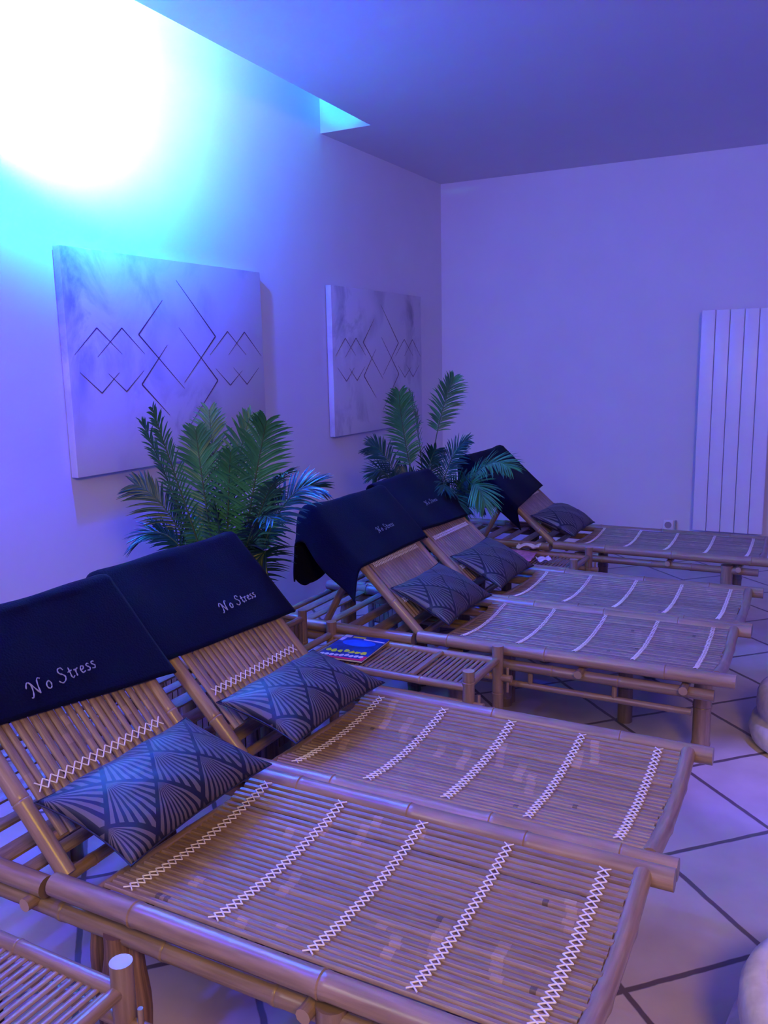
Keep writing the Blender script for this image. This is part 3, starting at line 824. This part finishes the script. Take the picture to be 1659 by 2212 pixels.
planter(0.58, 0.93, 3.53, 3.87, 0.40, 'dark bamboo slatted planter box holding the darker corner palm', 6)

def frond(parent, base, ctrl, tip, n, llen, wid, nrm, mat, seed, t0=0.25, sides=(1, -1), droop=0.25, spread=55):
    rnd = random.Random(seed); b = MB()
    base, ctrl, tip = Vector(base), Vector(ctrl), Vector(tip)
    def C(t): return base * (1-t)**2 + ctrl * 2*t*(1-t) + tip * t*t
    def T(t): return ((ctrl - base) * 2*(1-t) + (tip - ctrl) * 2*t).normalized()
    pts = [C(i / 20) for i in range(21)]
    tube(b, pts, [0.0042 * (1 - 0.75 * i / 20) for i in range(21)], 6, mi=1)
    nrm = Vector(nrm).normalized()
    n = int(n * 1.45); wid *= 0.62
    for i in range(n):
        t = t0 + (0.995 - t0) * (i + 0.5) / n
        prof = (math.sin(PI * min(1, ((t - t0) / (1 - t0)) * 0.78 + 0.14))) ** 0.7
        tg = T(t); nn = (nrm - tg * nrm.dot(tg)).normalized(); sd = tg.cross(nn)
        for sg in sides:
            sp = math.radians(spread - 28 * ((t - t0) / (1 - t0)) + rnd.uniform(-7, 7))
            d = (tg * math.cos(sp) + sd * sg * math.sin(sp)).normalized()
            L = llen * prof * rnd.uniform(0.85, 1.1)
            d = (d + nn * rnd.uniform(-0.05, 0.25)).normalized()
            p = C(t); w0 = wid * rnd.uniform(0.85, 1.15)
            wd = d.cross(nn).normalized(); rowp = None; K = 5
            for k in range(K + 1):
                u = k / K
                q = p + d * (L * u) - Vector((0, 0, 1)) * (droop * L * u * u)
                ww = w0 * (math.sin(PI * (0.12 + 0.88 * u)) ** 0.8) * 0.5 if k < K else 0.0004
                row = [b.bm.verts.new(q - wd * ww), b.bm.verts.new(q + nn * -ww * 0.35), b.bm.verts.new(q + wd * ww)]
                if rowp:
                    face(b, [rowp[0], rowp[1], row[1], row[0]]); face(b, [rowp[1], rowp[2], row[2], row[1]])
                rowp = row
        # terminal leaflets
    me_n = 'frond'
    return build(me_n, b, [mat, M['stem']], parent, autos=180)
P1 = [
[(0.695, 2.05, 0.97), (0.718, 1.95, 1.171)],[(0.624, 2.1, 0.953), (0.578, 2.05, 1.119)],[(0.724, 2.15, 0.92), (0.711, 2.15, 1.087)],
[(0.735, 2.2, 0.953), (0.688, 2.25, 1.146)],[(0.77, 2.225, 0.952), (0.822, 2.3, 1.129)],[(0.954, 2.125, 0.953), (1.026, 2.1, 1.126)],
[(0.978, 2.2, 0.956), (1.101, 2.25, 0.909)],[(0.654, 2.1, 0.884), (0.529, 2.05, 0.916)],[(0.69, 2.075, 0.87), (0.57, 2.0, 0.742)],
[(1.061, 2.125, 0.865), (0.96, 2.1, 0.658)],[(0.99, 2.075, 0.943), (1.161, 2.0, 0.989)],[(0.863, 2.1, 0.895), (0.925, 2.05, 1.034)],
[(0.971, 2.05, 0.916), (1.139, 1.95, 0.857)]]
view = Vector((0.62, -0.75, 0.25))
t = thing('potted_palm', 'brighter green artificial palm below the large canvas, lit from above', 'potted plant', (0.79, 2.17, 0.37))
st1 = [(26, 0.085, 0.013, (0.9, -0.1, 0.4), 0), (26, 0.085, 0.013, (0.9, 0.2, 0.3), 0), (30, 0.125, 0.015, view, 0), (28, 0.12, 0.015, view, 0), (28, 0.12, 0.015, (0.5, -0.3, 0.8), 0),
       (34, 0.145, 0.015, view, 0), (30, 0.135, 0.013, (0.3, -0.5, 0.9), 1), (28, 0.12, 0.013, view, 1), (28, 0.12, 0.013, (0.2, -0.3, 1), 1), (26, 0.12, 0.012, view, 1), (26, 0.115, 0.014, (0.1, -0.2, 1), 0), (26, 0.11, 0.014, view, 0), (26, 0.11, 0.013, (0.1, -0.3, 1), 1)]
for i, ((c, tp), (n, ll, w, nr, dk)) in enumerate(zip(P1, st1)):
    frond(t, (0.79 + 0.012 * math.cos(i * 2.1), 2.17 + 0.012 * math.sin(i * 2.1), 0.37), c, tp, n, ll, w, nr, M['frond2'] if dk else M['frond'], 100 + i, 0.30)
rn = random.Random(77)
for i in range(9):       # inner short fronds filling the heart of the palm
    a = rn.uniform(0, 2 * PI); rr = rn.uniform(0.08, 0.20); hh = rn.uniform(0.62, 0.90)
    c = (0.80 + rr * 0.4 * math.cos(a), 2.16 + rr * 0.4 * math.sin(a), 0.75)
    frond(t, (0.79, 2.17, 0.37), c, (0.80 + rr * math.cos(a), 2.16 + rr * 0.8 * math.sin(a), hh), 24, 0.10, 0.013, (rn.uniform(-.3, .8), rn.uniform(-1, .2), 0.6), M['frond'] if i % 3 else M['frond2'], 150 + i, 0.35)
P2 = [
[(0.723, 3.6, 0.941), (0.742, 3.55, 1.152)],[(0.798, 3.675, 0.981), (0.723, 3.7, 1.146)],[(0.815, 3.7, 0.935), (0.933, 3.75, 1.215)],
[(0.652, 3.6, 0.917), (0.591, 3.55, 0.897)],[(0.663, 3.55, 0.899), (0.647, 3.45, 0.763)],[(0.812, 3.65, 0.803), (0.882, 3.65, 0.882)],
[(0.911, 3.65, 0.874), (1.04, 3.65, 0.927)],[(1.121, 3.575, 0.944), (1.3, 3.5, 0.827)],[(1.095, 3.55, 0.933), (1.206, 3.45, 0.663)],
[(1.013, 3.525, 0.847), (1.11, 3.4, 0.635)],[(0.977, 3.5, 0.849), (1.056, 3.35, 0.744)]]
t = thing('potted_palm', 'darker artificial palm by the far corner, one frond rising alone over the corner', 'potted plant', (0.82, 3.68, 0.35))
st2 = [(40, 0.13, 0.014, view, 0, 0.45, (1, -1)), (36, 0.10, 0.013, (0.9, 0.3, 0.2), 0, 0.35, (1, -1)), (30, 0.12, 0.012, view, 0, 0.62, (1, -1)), (28, 0.11, 0.012, view, 1, 0.4, (1, -1)), (28, 0.11, 0.012, (0.5, -0.4, 0.7), 1, 0.35, (1, -1)),
       (26, 0.11, 0.012, view, 1, 0.4, (1, -1)), (30, 0.11, 0.012, (0.3, -0.4, 0.8), 1, 0.4, (1, -1)), (30, 0.13, 0.013, (0.3, -0.5, 0.8), 0, 0.45, (1, -1)), (30, 0.13, 0.013, view, 0, 0.45, (1, -1)), (28, 0.12, 0.012, view, 1, 0.4, (1, -1)), (28, 0.12, 0.012, view, 1, 0.4, (1, -1))]
for i, ((c, tp), (n, ll, w, nr, dk, tt0, sds)) in enumerate(zip(P2, st2)):
    frond(t, (0.82 + 0.012 * math.cos(i * 2.1), 3.68 + 0.012 * math.sin(i * 2.1), 0.35), c, tp, n, ll, w, nr, M['frond2'] if dk else M['frond'], 200 + i, tt0, sds)
for i in range(10):
    a = rn.uniform(0, 2 * PI); rr = rn.uniform(0.08, 0.24); hh = rn.uniform(0.58, 0.84)
    c = (0.88 + rr * 0.4 * math.cos(a), 3.64 + rr * 0.4 * math.sin(a), 0.75)
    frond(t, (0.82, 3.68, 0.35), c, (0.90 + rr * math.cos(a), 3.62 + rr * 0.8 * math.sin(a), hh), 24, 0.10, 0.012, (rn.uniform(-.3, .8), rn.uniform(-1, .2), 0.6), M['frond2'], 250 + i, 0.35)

# ------------------------------------------------------------------ stone drums at the right edge
def drum(x, y, r, label):
    b = MB()
    prof = [(r * 0.96, 0.0), (r * 1.04, 0.012), (r * 1.08, 0.045), (r * 1.04, 0.08), (r * 0.97, 0.09), (r * 0.955, 0.098), (r * 0.97, 0.106),
            (r * 0.99, 0.125), (r * 0.985, 0.165), (r * 0.95, 0.185), (r * 0.88, 0.195), (r * 0.80, 0.198), (r * 0.785, 0.194), (r * 0.77, 0.199), (r * 0.4, 0.203), (0.001, 0.204)]
    lathe(b, (x, y, 0), prof, 72)
    o = build('stone_stool', b, M['stone'], None, (x, y, 0), autos=60)
    o['label'] = label; o['category'] = 'stool'; o['group'] = 'round pale stones on the floor'
drum(2.662, 1.53, 0.225, 'round pale ringed stone stool at the lower right corner of the photo')
drum(2.578, 3.03, 0.225, 'round pale stone stool farther back at the right edge, beyond the loungers')
